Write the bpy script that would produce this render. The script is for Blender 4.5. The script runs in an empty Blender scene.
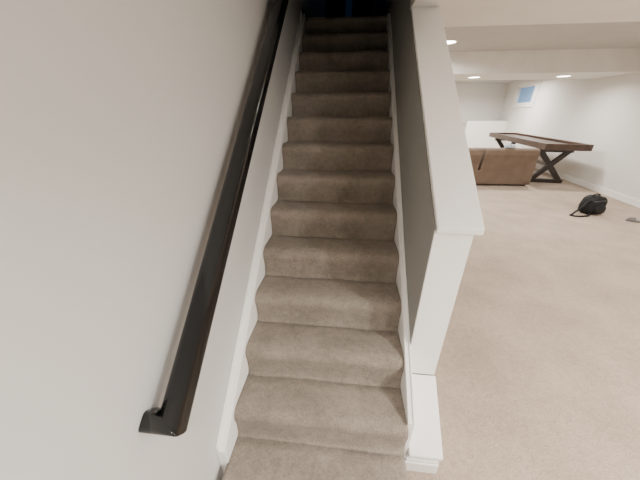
import bpy, bmesh, math, random
from mathutils import Vector, Matrix, noise
random.seed(4)
C = bpy.context.scene.collection
PI = math.pi

# ---------------------------------------------------------------- materials
def mat(name, col, rough=0.6, col2=None, nscale=20, bump=0.0, bscale=200, metal=0, spec=0.5, sheen=0, detail=4, coat=0):
    m = bpy.data.materials.new(name); m.use_nodes = True
    nt = m.node_tree; b = nt.nodes['Principled BSDF']
    b.inputs['Base Color'].default_value = (*col, 1)
    b.inputs['Roughness'].default_value = rough
    b.inputs['Metallic'].default_value = metal
    b.inputs['Specular IOR Level'].default_value = spec
    b.inputs['Sheen Weight'].default_value = sheen
    b.inputs['Coat Weight'].default_value = coat
    tc = nt.nodes.new('ShaderNodeTexCoord')
    n = nt.nodes.new('ShaderNodeTexNoise'); n.inputs['Scale'].default_value = nscale
    n.inputs['Detail'].default_value = detail
    nt.links.new(tc.outputs['Object'], n.inputs['Vector'])
    r = nt.nodes.new('ShaderNodeValToRGB')
    c2 = col2 if col2 else tuple(c * 0.95 for c in col)
    r.color_ramp.elements[0].color = (*c2, 1); r.color_ramp.elements[1].color = (*col, 1)
    r.color_ramp.elements[0].position = 0.35; r.color_ramp.elements[1].position = 0.65
    nt.links.new(n.outputs['Fac'], r.inputs['Fac']); nt.links.new(r.outputs['Color'], b.inputs['Base Color'])
    if bump:
        n2 = nt.nodes.new('ShaderNodeTexNoise'); n2.inputs['Scale'].default_value = bscale; n2.inputs['Detail'].default_value = 3
        nt.links.new(tc.outputs['Object'], n2.inputs['Vector'])
        bp = nt.nodes.new('ShaderNodeBump'); bp.inputs['Strength'].default_value = bump; bp.inputs['Distance'].default_value = 0.01
        nt.links.new(n2.outputs['Fac'], bp.inputs['Height']); nt.links.new(bp.outputs['Normal'], b.inputs['Normal'])
    return m

def carpet(name, col, dark, big, lo=.40, hi=.60, bs=.8, w=(.4, .25, .35), fs=95):
    m = bpy.data.materials.new(name); m.use_nodes = True
    nt = m.node_tree; b = nt.nodes['Principled BSDF']; L = nt.links.new
    b.inputs['Roughness'].default_value = 0.95; b.inputs['Specular IOR Level'].default_value = 0.1
    b.inputs['Sheen Weight'].default_value = 0.1
    tc = nt.nodes.new('ShaderNodeTexCoord')
    def nz(s, d):
        n = nt.nodes.new('ShaderNodeTexNoise'); n.inputs['Scale'].default_value = s; n.inputs['Detail'].default_value = d
        L(tc.outputs['Object'], n.inputs['Vector']); return n
    fine = nz(fs, 3); mid = nz(26, 3); lg = nz(big, 3)
    r = nt.nodes.new('ShaderNodeValToRGB')
    r.color_ramp.elements[0].position = lo; r.color_ramp.elements[1].position = hi
    r.color_ramp.elements[0].color = (*dark, 1); r.color_ramp.elements[1].color = (*col, 1)
    a1 = nt.nodes.new('ShaderNodeMath'); a1.operation = 'MULTIPLY'; a1.inputs[1].default_value = w[0]
    a2 = nt.nodes.new('ShaderNodeMath'); a2.operation = 'MULTIPLY_ADD'; a2.inputs[1].default_value = w[1]
    a3 = nt.nodes.new('ShaderNodeMath'); a3.operation = 'MULTIPLY_ADD'; a3.inputs[1].default_value = w[2]
    L(fine.outputs['Fac'], a1.inputs[0]); L(mid.outputs['Fac'], a2.inputs[0]); L(a1.outputs[0], a2.inputs[2])
    L(lg.outputs['Fac'], a3.inputs[0]); L(a2.outputs[0], a3.inputs[2])
    L(a3.outputs[0], r.inputs['Fac']); L(r.outputs['Color'], b.inputs['Base Color'])
    bp = nt.nodes.new('ShaderNodeBump'); bp.inputs['Strength'].default_value = bs; bp.inputs['Distance'].default_value = 0.014
    ad = nt.nodes.new('ShaderNodeMath'); ad.operation = 'ADD'
    L(fine.outputs['Fac'], ad.inputs[0]); L(mid.outputs['Fac'], ad.inputs[1])
    L(ad.outputs[0], bp.inputs['Height']); L(bp.outputs['Normal'], b.inputs['Normal'])
    return m

def emis(name, col, s):
    m = bpy.data.materials.new(name); m.use_nodes = True
    b = m.node_tree.nodes['Principled BSDF']
    b.inputs['Base Color'].default_value = (*col, 1); b.inputs['Emission Color'].default_value = (*col, 1)
    b.inputs['Emission Strength'].default_value = s
    return m

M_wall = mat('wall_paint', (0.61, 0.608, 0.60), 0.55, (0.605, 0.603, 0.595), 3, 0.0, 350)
M_half_shade = mat('half_wall_shade_paint', (0.33, 0.33, 0.305), 0.7, (0.32, 0.32, 0.295), 3, 0.0, 350)  # wall paint darkened: shade of the inner face put into the colour
M_back = mat('rear_wall_dimmed_paint', (0.16, 0.155, 0.145), 0.8, None, 3)  # unseen rear wall, darkened to cut bounce onto the risers
M_room = mat('room_paint', (0.80, 0.785, 0.75), 0.8, (0.79, 0.775, 0.74), 3, 0.0, 300)
M_ceil = mat('ceiling_paint', (0.86, 0.845, 0.81), 0.85, None, 3, 0.0, 300)
M_rec_shade = mat('recess_ceiling_shade_paint', (0.54, 0.53, 0.505), 0.85, None, 3, 0.0, 300)  # ceiling paint darkened, the recess shade is part of the colour
M_trim = mat('white_trim_paint', (0.92, 0.91, 0.885), 0.4, (0.91, 0.90, 0.875), 5)
M_dark = mat('upstairs_shade_paint', (0.03, 0.03, 0.034), 0.8)  # near-black colour stands in for darkness upstairs and cuts shaft bounce
M_floor = carpet('floor_carpet', (0.52, 0.413, 0.325), (0.345, 0.272, 0.212), 2.2, .38, .62, .55, (.42, .24, .34), 100)
M_stair = carpet('stair_carpet', (0.315, 0.27, 0.226), (0.195, 0.166, 0.138), 5.0, .38, .62, .35, (.38, .26, .36), 110)
M_black = mat('black_gloss_paint', (0.003, 0.003, 0.0035), 0.15, (0.002, 0.002, 0.0025), 8, 0, 100, 0, 0.5)
M_sofa = mat('brown_microfiber', (0.175, 0.126, 0.094), 0.9, (0.145, 0.104, 0.077), 4, 0.1, 250, 0, 0.1, 0.1)
M_dwood = mat('dark_wood', (0.022, 0.015, 0.012), 0.35, (0.015, 0.01, 0.008), 12)
M_bwood = mat('walnut_wood', (0.075, 0.041, 0.027), 0.35, (0.05, 0.027, 0.018), 9)
M_bag = mat('black_nylon', (0.006, 0.006, 0.007), 0.65, (0.009, 0.009, 0.010), 30, 0.2, 120, 0, .3)
M_bagg = mat('grey_nylon', (0.10, 0.10, 0.11), 0.6, None, 30, 0.2, 120)
M_grey = mat('grey_felt', (0.16, 0.15, 0.145), 0.8, None, 30, 0.2, 150)
M_cloth = mat('pale_cloth', (0.55, 0.58, 0.62), 0.9, (0.3, 0.33, 0.4), 15)
M_metal = mat('black_metal', (0.02, 0.02, 0.02), 0.4, None, 10, 0, 10, 0.6)
M_glow = emis('downlight_glow', (1.0, 0.96, 0.86), 18)
M_blue = emis('dusk_blue_pane', (0.17, 0.30, 0.50), 0.55)
M_blue2 = emis('upstairs_blue_pane', (0.03, 0.09, 0.22), 0.05)

# ---------------------------------------------------------------- mesh helpers
def link(name, bm, m, parent=None, smooth=False, bevel=0, seg=2):
    bmesh.ops.recalc_face_normals(bm, faces=bm.faces)
    me = bpy.data.meshes.new(name); bm.to_mesh(me); bm.free()
    o = bpy.data.objects.new(name, me); C.objects.link(o); me.materials.append(m)
    if smooth:
        for p in me.polygons: p.use_smooth = True
    if bevel:
        b = o.modifiers.new('bevel', 'BEVEL'); b.width = bevel; b.segments = seg; b.limit_method = 'ANGLE'
    if parent: o.parent = parent
    return o
def bx(bm, x0, x1, y0, y1, z0, z1):
    v = [bm.verts.new((x, y, z)) for z in (z0, z1) for y in (y0, y1) for x in (x0, x1)]
    for f in ((0,1,3,2),(4,5,7,6),(0,1,5,4),(2,3,7,6),(0,2,6,4),(1,3,7,5)):
        bm.faces.new([v[i] for i in f])
def prism_x(bm, pts, x0, x1, n=1):        # polygon in (y,z) pushed along x
    rings = []
    for i in range(n + 1):
        x = x0 + (x1 - x0) * i / n
        rings.append([bm.verts.new((x, y, z)) for y, z in pts])
    k = len(pts)
    for a, b in zip(rings[:-1], rings[1:]):
        for i in range(k): bm.faces.new((a[i], a[(i+1) % k], b[(i+1) % k], b[i]))
    bm.faces.new(rings[0][::-1]); bm.faces.new(rings[-1])
def prism_z(bm, pts, z0, z1):
    a = [bm.verts.new((x, y, z0)) for x, y in pts]; b = [bm.verts.new((x, y, z1)) for x, y in pts]
    k = len(pts)
    for i in range(k): bm.faces.new((a[i], a[(i+1) % k], b[(i+1) % k], b[i]))
    bm.faces.new(a[::-1]); bm.faces.new(b)
def beam(bm, p, q, w, h):
    p = Vector(p); q = Vector(q); d = (q - p).normalized()
    s = d.cross(Vector((0, 1, 0)))
    if s.length < 0.1: s = d.cross(Vector((0, 0, 1)))
    s.normalize(); u = s.cross(d)
    vs = []
    for c in (p, q):
        for a, b in ((-1,-1),(1,-1),(1,1),(-1,1)):
            vs.append(bm.verts.new(c + s*a*w/2 + u*b*h/2))
    for i in range(4): bm.faces.new((vs[i], vs[(i+1)%4], vs[4+(i+1)%4], vs[4+i]))
    bm.faces.new(vs[:4][::-1]); bm.faces.new(vs[4:])
def tube(bm, pts, r, n=8):
    rings = []
    pts = [Vector(p) for p in pts]
    for i, p in enumerate(pts):
        d = (pts[min(i+1, len(pts)-1)] - pts[max(i-1, 0)]).normalized()
        s = d.cross(Vector((0, 0, 1)))
        if s.length < 0.05: s = d.cross(Vector((0, 1, 0)))
        s.normalize(); u = s.cross(d)
        rings.append([bm.verts.new(p + s*math.cos(2*PI*k/n)*r + u*math.sin(2*PI*k/n)*r) for k in range(n)])
    for a, b in zip(rings[:-1], rings[1:]):
        for k in range(n): bm.faces.new((a[k], a[(k+1)%n], b[(k+1)%n], b[k]))
    bm.faces.new(rings[0][::-1]); bm.faces.new(rings[-1])
def tag(o, label, cat, group=None):
    o['label'] = label; o['category'] = cat
    if group: o['group'] = group
    return o
def thing(name, loc, rz, label, cat, group=None):
    o = bpy.data.objects.new(name, None); C.objects.link(o); o.location = loc; o.rotation_euler = (0, 0, rz)
    return tag(o, label, cat, group)
def struct(name, bm, m, **k):
    o = link(name, bm, m, **k); o['kind'] = 'structure'; return o
def box_struct(name, m, *b, **k):
    bm = bmesh.new(); bx(bm, *b); return struct(name, bm, m, **k)

# ---------------------------------------------------------------- dimensions
H = 1.788
RISE, RUN = 0.195, 0.235
SL = RISE / RUN
def crease(y): return 0.195 + (y - 0.79) * SL     # line through the inner corners of the steps
Y1, Z1 = 0.79 - RUN - .018, 0.195                 # first nosing
XL, XR = -0.578, 0.390          # stair walls
XO = 0.550                      # room side of the half wall
SX0, SX1 = -0.532, 0.356        # carpeted width
NS = 14
YTOP = Y1 + (NS - 1) * RUN; ZTOP = Z1 + (NS - 1) * RISE
CN, CT, CF = 2.44, 3.03, 2.60   # near ceiling, raised ceiling, dropped beam
def rwx(y): return 5.34 + 0.135 * y
YB = 15.0
XF = rwx(YB) + .3

# ---------------------------------------------------------------- room shell
bm = bmesh.new()
bx(bm, XL - .2, XF, -2.7, YB + .2, -0.1, 0.0)
struct('floor', bm, M_floor)
box_struct('wall_left', M_wall, XL - 0.15, XL, -2.6, 7.2, 0, 5.4)
box_struct('wall_behind', M_back, XL, 5.2, -2.7, -2.55, 0, CN)
wy0, wy1, wz0, wz1 = 12.05, 13.75, 2.10, 2.78
bm = bmesh.new()
def rw(y0, y1, z0, z1, a=0, b=.15):
    prism_z(bm, [(rwx(y0)+a, y0), (rwx(y1)+a, y1), (rwx(y1)+b, y1), (rwx(y0)+b, y0)], z0, z1)
rw(-2.6, wy0, 0, CT+.05); rw(wy1, YB+.15, 0, CT+.05); rw(wy0, wy1, 0, wz0); rw(wy0, wy1, wz1, CT+.05)
struct('wall_right', bm, M_room)
bm = bmesh.new()
rw(wy0-.12, wy1+.12, wz0-.11, wz0+.06, -.03, .06); rw(wy0-.12, wy1+.12, wz1-.06, wz1+.11, -.03, .06)
rw(wy0-.14, wy0+.16, wz0, wz1, -.03, .06); rw(wy1-.16, wy1+.14, wz0, wz1, -.03, .06)
wf = struct('window_1', bm, M_trim)
bm = bmesh.new(); rw(wy0, wy1, wz0, wz1, .07, .08)
link('window_pane', bm, M_blue, wf)
box_struct('wall_back', M_room, XO, rwx(YB), YB, YB+.15, 0, CT+.05)
box_struct('wall_low_ledge', M_trim, 5.45, rwx(13.9), 13.9, YB, 0, 1.45, bevel=.01)

# ceilings
box_struct('ceiling', M_ceil, XO, 6.6, -2.6, 2.87, CN, CT+.1)
box_struct('ceiling_entry_blocker', M_ceil, XL, XR, -2.6, 2.0, CN, 3.3)  # lengthened over the stairs, out of view, to keep the upper flight dark
box_struct('ceiling_raised', M_rec_shade, XO, XF, 2.87, YB+.15, CT, CT+.1)
box_struct('ceiling_beam', M_ceil, XO, rwx(8.9)+.1, 7.45, 8.9, CF, CT)

# stair side wall: half height, rising with the flight until it meets the ceiling
HW0 = 1.085
HT = 1.338
YC = HW0 + (CN - HT) / SL
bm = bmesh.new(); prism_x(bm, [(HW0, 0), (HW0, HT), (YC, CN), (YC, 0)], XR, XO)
struct('wall_half', bm, M_half_shade)
box_struct('wall_stair_full', M_half_shade, XR, XO, YC, 7.2, 0, 5.4)
box_struct('wall_stair_upper', M_ceil, XR, XO, -2.6, YC, CN, 5.4)
box_struct('wall_stair_far', M_room, XO - .1, XO, 7.2, YB, 0, CT+.1)
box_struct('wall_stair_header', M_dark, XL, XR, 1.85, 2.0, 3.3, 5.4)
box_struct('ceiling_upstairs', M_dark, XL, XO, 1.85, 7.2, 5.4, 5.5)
box_struct('trim_1', M_trim, XR, XO + .002, HW0 - .012, HW0, 0.43, HT - .007)
def cap(name, ya, yb, za, x0, x1, t):
    bm = bmesh.new()
    zb = za + (yb - ya) * SL
    prism_x(bm, [(ya, za - t), (ya, za), (yb, zb), (yb, zb - t)], x0, x1)
    return struct(name, bm, M_trim, bevel=.005)
cap('trim_2', 1.060, YC, HT + .014, XR + .002, XO + .034, .030)
bm = bmesh.new()
prism_x(bm, [(.80, 0), (.80, .165), (HW0, .165 + (HW0-.80)*SL), (HW0, 0)], XR, XO)
struct('wall_curb', bm, M_trim)
cap('trim_3', .775, HW0 - .014, .18, XR, XO + .012, .022)
bm = bmesh.new()
bx(bm, XR-.006, XO+.012, .786, .80, 0, .085); bx(bm, XR-.002, XO+.008, .792, .80, .085, .105)
bx(bm, XR-.004, XO+.012, .787, .80, .130, .150)
bx(bm, XO, XO+.014, .80, YB-.5, 0, .085)
struct('baseboard_stairs', bm, M_trim, bevel=.004)
bm = bmesh.new()
a, b = -2.5, 13.9
prism_z(bm, [(rwx(a), a), (rwx(b), b), (rwx(b)-.022, b), (rwx(a)-.022, a)], 0, .13)
struct('baseboard_right', bm, M_trim)
box_struct('baseboard_back', M_trim, XO+.02, 5.45, YB-.02, YB, 0, .13)
box_struct('baseboard_left', M_trim, XL, XL+.018, -2.5, .50, 0, .14, bevel=.004)

# ---------------------------------------------------------------- staircase
st = thing('staircase', (0, 0, 0), 0, 'straight flight of taupe carpeted steps rising between left wall and half wall', 'stairs')
def step_mesh(n):
    yn = Y1 + n * RUN; zn = Z1 + n * RISE; zp = zn - RISE
    ov = .010
    pts = [(yn+ov-.022, zp-.002), (yn+ov-.012, zp+.004), (yn+ov-.005, zp+.014), (yn+ov-.001, zp+.034), (yn+ov, zp+.07), (yn+ov-.001, zp+.092), (yn+ov-.003, zn-.092), (yn+.004, zn-.078), (yn+.001, zn-.064), (yn, zn-.052), (yn+.001, zn-.039), (yn+.006, zn-.026), (yn+.015, zn-.014), (yn+.029, zn-.005), (yn+.048, zn),
           (yn+.07, zn+.002), (yn+.12, zn), (yn+.18, zn-.001), (yn+RUN+ov+.004, zn), (yn+RUN+ov+.004, zn-.04), (yn+.07, zn-.06), (yn+.07, zp)]
    if n == 0: pts[0] = (yn+ov-.004, zp+.001); pts[1] = (yn+ov-.003, zp+.006)
    bm = bmesh.new(); prism_x(bm, pts, SX0 - .004, SX1 + .004, 46)
    for v in bm.verts:
        if v.co.y > yn + .069 and v.co.z < zn - .03: continue
        e = min(1, min(v.co.x - SX0 + .004, SX1 + .004 - v.co.x) / .05)
        q = Vector((v.co.x*3.2, v.co.y*5, v.co.z*5 + n*7))
        d = (noise.noise(q) * .010 + noise.noise(q*3.5) * .005) * e
        v.co.y -= abs(d) * .8
        if v.co.z > .01: v.co.z += d * .5
    return bm
for n in range(NS):
    link('step', step_mesh(n), M_stair, st, smooth=True)
for nm, x0, x1, hh in (('left', XL+.001, SX0, .225), ('right', SX1, XR-.001, .208)):
    bm = bmesh.new()
    ya = .64 if nm == 'left' else .80
    yb = YTOP + .02
    za = crease(ya) + hh
    zb = crease(yb) + hh
    prism_x(bm, [(ya, 0.001), (ya, za), (yb, zb), (yb, ZTOP-.25)], x0, x1)
    sk = link('skirt_board', bm, M_trim, st, bevel=.003)
    bm = bmesh.new()
    xa, xb = (x0, x0+.016) if nm == 'left' else (x1-.010, x1)
    mh = .030 if nm == 'left' else .010
    prism_x(bm, [(ya, za-.01), (ya, za+mh), (yb, zb+mh), (yb, zb-.01)], xa, xb)
    link('moulding', bm, M_trim, sk, bevel=.004)

# upstairs
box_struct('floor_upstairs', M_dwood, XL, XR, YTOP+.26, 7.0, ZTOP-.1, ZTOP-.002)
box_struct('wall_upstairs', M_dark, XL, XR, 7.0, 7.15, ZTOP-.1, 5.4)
bm = bmesh.new(); bx(bm, -.22, .0, 6.96, 7.0, ZTOP+.68, ZTOP+1.8)
wu = struct('window_2', bm, M_dwood)
bm = bmesh.new(); bx(bm, -.18, -.04, 6.95, 6.96, ZTOP+.72, ZTOP+1.75); link('window_pane', bm, M_blue2, wu)

# ---------------------------------------------------------------- handrail
hr = thing('handrail', (0, 0, 0), 0, 'glossy black wooden handrail running up the left wall beside the stairs', 'handrail')
dn = Vector((0, -1, -SL)).normalized(); nn = Vector((0, -SL, 1)).normalized(); XH = Vector((1, 0, 0))
prof = []
NP = 48
for i in range(NP):
    a = 2*PI*i/NP
    cc, ss = math.cos(a), math.sin(a)
    prof.append((.0375*math.copysign(abs(cc)**.45, cc), .039*math.copysign(abs(ss)**.45, ss)))
xc = -.497
P1 = Vector((xc, .428, .932)); P0 = P1 - dn * 5.0
def sweep(stations):
    bm = bmesh.new(); rings = []
    for P, lat in stations: rings.append([bm.verts.new(P + lat*a + nn*b) for a, b in prof])
    for r0, r1 in zip(rings[:-1], rings[1:]):
        for i in range(NP): bm.faces.new((r0[i], r0[(i+1)%NP], r1[(i+1)%NP], r1[i]))
    bm.faces.new(rings[0][::-1]); bm.faces.new(rings[-1]); return bm
link('rail', sweep([(P0, XH), (P1 - dn*.003, XH + dn*.72)]), M_black, hr, smooth=True)
P2 = Vector((XL+.001, P1.y, P1.z))
link('wall_return', sweep([(P1 - dn*.003, XH + dn*.72), (P1 - XH*.001, XH*.94 + dn*.78), (P1 - XH*.004, XH*.84 + dn*.8), (P2, dn*.8)]), M_black, hr, smooth=True)
for t in (.5, 2.0, 3.5):
    p = P1 - dn * t
    bm = bmesh.new()
    tube(bm, [p - nn*.035, p - nn*.06 + Vector((0,0,-.01)), Vector((XL+.02, p.y, p.z-.09)), Vector((XL+.002, p.y, p.z-.09))], .007)
    br = link('bracket', bm, M_metal, hr, smooth=True)

# ---------------------------------------------------------------- downlights
LC = (1, .96, .895)
def downlight(x, y, z, label, power, r=.085, grp='recessed ceiling lights'):
    t = thing('recessed_light', (x, y, z), 0, label, 'ceiling light', grp)
    bm = bmesh.new(); n = 32
    prof2 = [(r+.025, 0), (r+.025, -.008), (r, -.012), (r-.008, -.002), (r-.008, 0)]
    rings = [[bm.verts.new((q*math.cos(2*PI*k/n), q*math.sin(2*PI*k/n), h)) for k in range(n)] for q, h in prof2]
    for a, b in zip(rings[:-1], rings[1:]):
        for k in range(n): bm.faces.new((a[k], a[(k+1)%n], b[(k+1)%n], b[k]))
    link('trim_ring', bm, M_trim, t, smooth=True)
    bm = bmesh.new(); bmesh.ops.create_circle(bm, cap_ends=True, segments=n, radius=r-.004, matrix=Matrix.Translation((0, 0, -.008)))
    link('lens', bm, M_glow, t)
    l = bpy.data.lights.new('downlight', 'AREA'); l.shape = 'DISK'; l.size = .16; l.energy = power; l.color = LC; l.spread = math.radians(165)
    o = bpy.data.objects.new('downlight_lamp', l); C.objects.link(o); o.location = (x, y, z - .03)
    return t
downlight(1.84, 6.5, CT, 'round recessed light nearest the stair wall, alone on the raised ceiling', 65, .16)
downlight(3.10, 8.1, CF, 'left of two small recessed lights in the beam above the brown sofa', 55, .14)
downlight(5.20, 8.1, CF, 'right of two small recessed lights in the beam, nearer the right wall', 55, .14)
def fill_lamp(x, y, z, p, s=165, drop=.02):  # unseen fill lamps without fixtures, added to brighten walls, risers and back bay
    l = bpy.data.lights.new('fill_lamp', 'AREA'); l.shape = 'DISK'; l.size = .24; l.energy = p; l.color = LC; l.spread = math.radians(s)
    o = bpy.data.objects.new('fill_lamp', l); C.objects.link(o); o.location = (x, y, z - drop)
for q in ((2.3, -.5, CN, 125, 180, .03), (4.0, .7, CN, 78), (2.2, -1.8, CN, 85, 180, .03), (.05, -.45, CN, 17, 115), (4.2, -1.4, CN, 45), (4.3, 4.6, CT, 55), (2.4, 4.6, CT, 55),
          (3.0, 11.8, CT, 170), (5.6, 11.8, CT, 170)): fill_lamp(*q)
# added fill light without any fixture, low enough to light the upper stair wall
l = bpy.data.lights.new('wall_fill_lamp', 'POINT'); l.energy = 15; l.color = LC; l.shadow_soft_size = .12
o = bpy.data.objects.new('wall_fill_lamp', l); C.objects.link(o); o.location = (1.9, .5, 2.22)
l = bpy.data.lights.new('dusk', 'AREA'); l.size = .5; l.energy = .03; l.color = (.3, .5, 1)
o = bpy.data.objects.new('dusk_lamp', l); C.objects.link(o); o.location = (-.1, 6.8, ZTOP+1.0); o.rotation_euler = (math.radians(-90), 0, 0)

# ---------------------------------------------------------------- sofa
def rbox(name, m, b, parent, bev=.05):
    bm = bmesh.new(); bx(bm, *b)
    return link(name, bm, m, parent, bevel=bev, seg=5)
w, d, h, aw = 2.56, 1.0, .98, .30
t = thing('sofa', (3.62, 7.38, 0), math.radians(2), 'wide taupe brown fabric sofa seen from behind, in front of the game table', 'sofa')
rbox('body', M_sofa, (-w/2+.02, w/2-.02, .03, d-.02, .05, .42), t, .03)
for xa, xb in ((-w/2+.04, -w/2+1.12), (-w/2+1.17, w/2-.05)):
    bm = bmesh.new()
    prism_x(bm, [(.06, .06), (.02, h-.40), (-.03, h-.16), (-.01, h-.04), (.07, h), (.20, h-.03), (.30, .44), (.32, .06)], xa, xb)
    link('backrest', bm, M_sofa, t, bevel=.065, seg=6)
for s in (-1, 1):
    x = s*(w/2 - aw/2)
    rbox('armrest', M_sofa, (x-aw/2, x+aw/2, .0, d, .05, .74), t, .12)
    for yy in (.08, d-.12):
        bm = bmesh.new(); lx = s*(w/2-.12)
        bx(bm, lx-.03, lx+.03, yy, yy+.06, 0, .07); link('leg', bm, M_dwood, t)
cw = (w-2*aw)/3
for i in range(3):
    x0 = -w/2+aw+i*cw
    rbox('seat_cushion', M_sofa, (x0+.005, x0+cw-.005, .27, d+.02, .42, .57), t, .05)
    rbox('back_cushion', M_sofa, (x0+.005, x0+cw-.005, .20, .42, .56, h-.03), t, .07)
bm = bmesh.new(); bmesh.ops.create_icosphere(bm, subdivisions=3, radius=1)
for v in bm.verts:
    k_ = 1 + .35*noise.noise(v.co*2.3); v.co = Vector((v.co.x*.13*k_, v.co.y*.06*k_, max(v.co.z, -.1)*.08*k_))
o = link('folded_blanket', bm, M_cloth, None, smooth=True); o.location = (4.12, 7.48, .995)
tag(o, 'small crumpled pale cloth lying on top of the brown sofa back', 'cloth')

# ---------------------------------------------------------------- long game table
tw, tl, th = .92, 4.4, 1.08; rh = .155
gt = thing('game_table', (5.52, 7.5, 0), math.radians(-8.0), 'long dark walnut game table on crossed legs along the right wall', 'game table')
for s in (-1, 1):
    bm = bmesh.new(); bx(bm, s*tw/2-.045, s*tw/2+.045, 0, tl, th-rh, th)
    link('side_rail', bm, M_bwood, gt, bevel=.01)
for y0 in (0, tl-.07):
    bm = bmesh.new(); bx(bm, -tw/2+.045, tw/2-.045, y0, y0+.07, th-rh, th)
    link('end_rail', bm, M_bwood, gt, bevel=.01)
bm = bmesh.new(); bx(bm, -tw/2+.05, tw/2-.05, .075, tl-.075, th-rh+.01, th-.10); link('gutter', bm, M_dwood, gt)
bm = bmesh.new(); bx(bm, -.27, .27, .25, tl-.25, th-.10, th-.045); link('playing_surface', bm, M_bwood, gt, bevel=.005)
for yy in (.55, tl-.55):
    bm = bmesh.new()
    zt = th-rh-.02
    beam(bm, (-.34, yy-.012, .08), (.34, yy-.012, zt-.03), .12, .09); beam(bm, (.34, yy+.012, .08), (-.34, yy+.012, zt-.03), .12, .09)
    bx(bm, -.42, .42, yy-.06, yy+.06, 0, .10); bx(bm, -.42, .42, yy-.06, yy+.06, zt-.08, zt+.02)
    link('trestle_leg', bm, M_dwood, gt, bevel=.006)
bm = bmesh.new(); bx(bm, -.035, .035, .6, tl-.6, .44, .52); link('stretcher', bm, M_dwood, gt)

# dark floor speaker left
sp = thing('floor_speaker', (4.22, 11.4, 0), 0, 'narrow dark upright speaker beside the white ledge, behind the sofa', 'speaker')
bm = bmesh.new(); bx(bm, -.12, .12, -.13, .13, .03, 1.42); link('cabinet', bm, M_metal, sp, bevel=.01)
bm = bmesh.new(); bx(bm, -.15, .15, -.16, .16, 0, .03); link('base', bm, M_metal, sp)
bm = bmesh.new(); bx(bm, -.10, .10, -.14, -.13, .12, 1.38); link('grille', bm, M_bag, sp)

# ---------------------------------------------------------------- bag
bg = thing('backpack', (4.79, 5.40, 0), math.radians(15), 'black backpack slumped on the beige carpet with its strap trailing left', 'bag')
bg.scale = (.84, .86, 1.0)
bm = bmesh.new(); bmesh.ops.create_uvsphere(bm, u_segments=32, v_segments=20, radius=1)
for v in bm.verts:
    c = v.co.copy()
    for i in range(3): c[i] = math.copysign(abs(c[i])**.62, c[i])
    q = 1 + .07*noise.noise(c*2.2)
    z = c.z*.18*q + .175
    c = Vector((c.x*.225*q*(1-.22*max(c.z, 0)), c.y*.17*q, max(z, .004)))
    c.x += .05*c.z/.36; v.co = c
link('body', bm, M_bag, bg, smooth=True)
bm = bmesh.new(); bmesh.ops.create_uvsphere(bm, u_segments=24, v_segments=14, radius=1)
for v in bm.verts:
    c = v.co.copy()
    for i in range(3): c[i] = math.copysign(abs(c[i])**.7, c[i])
    v.co = Vector((c.x*.14+.03, c.y*.06-.16, c.z*.085+.11))
link('front_pocket', bm, M_bag, bg, smooth=True)
bm = bmesh.new(); tube(bm, [(-.08, 0, .335), (-.06, 0, .375), (0.02, 0, .39), (.10, 0, .37), (.12, 0, .33)], .012); link('handle', bm, M_bag, bg, smooth=True)
bm = bmesh.new(); tube(bm, [(-.13, -.05, .27), (-.24, -.05, .23), (-.38, -.06, .12), (-.50, -.05, .02), (-.60, -.08, .015), (-.58, -.16, .015), (-.42, -.20, .015), (-.28, -.20, .015), (-.16, -.15, .02), (-.12, -.10, .05)], .017)
link('strap', bm, M_bag, bg, smooth=True)
bm = bmesh.new(); tube(bm, [(-.16, -.135, .27), (0, -.17, .29), (.14, -.145, .28)], .006); link('zipper', bm, M_bagg, bg, smooth=True)

# slipper
sl = thing('slipper', (5.28, 4.98, 0), math.radians(70), 'small grey slipper on the carpet right of the black backpack', 'slipper')
def sole(z0, z1, s, nm, m):
    bm = bmesh.new(); pts = []
    for k in range(24):
        a = 2*PI*k/24; y = math.cos(a); x = math.sin(a)*(.36+.06*y)
        pts.append((x*.12*s, y*.14*s))
    prism_z(bm, pts, z0, z1); link(nm, bm, m, sl, bevel=.006)
sole(0, .025, 1, 'sole', M_grey)
bm = bmesh.new(); bmesh.ops.create_uvsphere(bm, u_segments=20, v_segments=12, radius=1)
bmesh.ops.delete(bm, geom=[v for v in bm.verts if v.co.z < -.05 or v.co.y < -.35], context='VERTS')
for v in bm.verts: v.co = Vector((v.co.x*.05, v.co.y*.085+.05, v.co.z*.055+.024))
link('upper', bm, M_grey, sl, smooth=True)

# ---------------------------------------------------------------- world + camera
w = bpy.data.worlds.new('world'); bpy.context.scene.world = w; w.use_nodes = True
w.node_tree.nodes['Background'].inputs['Color'].default_value = (.03, .05, .09, 1)
w.node_tree.nodes['Background'].inputs['Strength'].default_value = .3
cam = bpy.data.cameras.new('camera'); cam.sensor_width = 36; cam.lens = 261/640*36; cam.clip_start = .02
co = bpy.data.objects.new('camera', cam); C.objects.link(co)
co.location = (0, 0, H); co.rotation_euler = (math.radians(90-26), 0, math.radians(5.8))
bpy.context.scene.camera = co
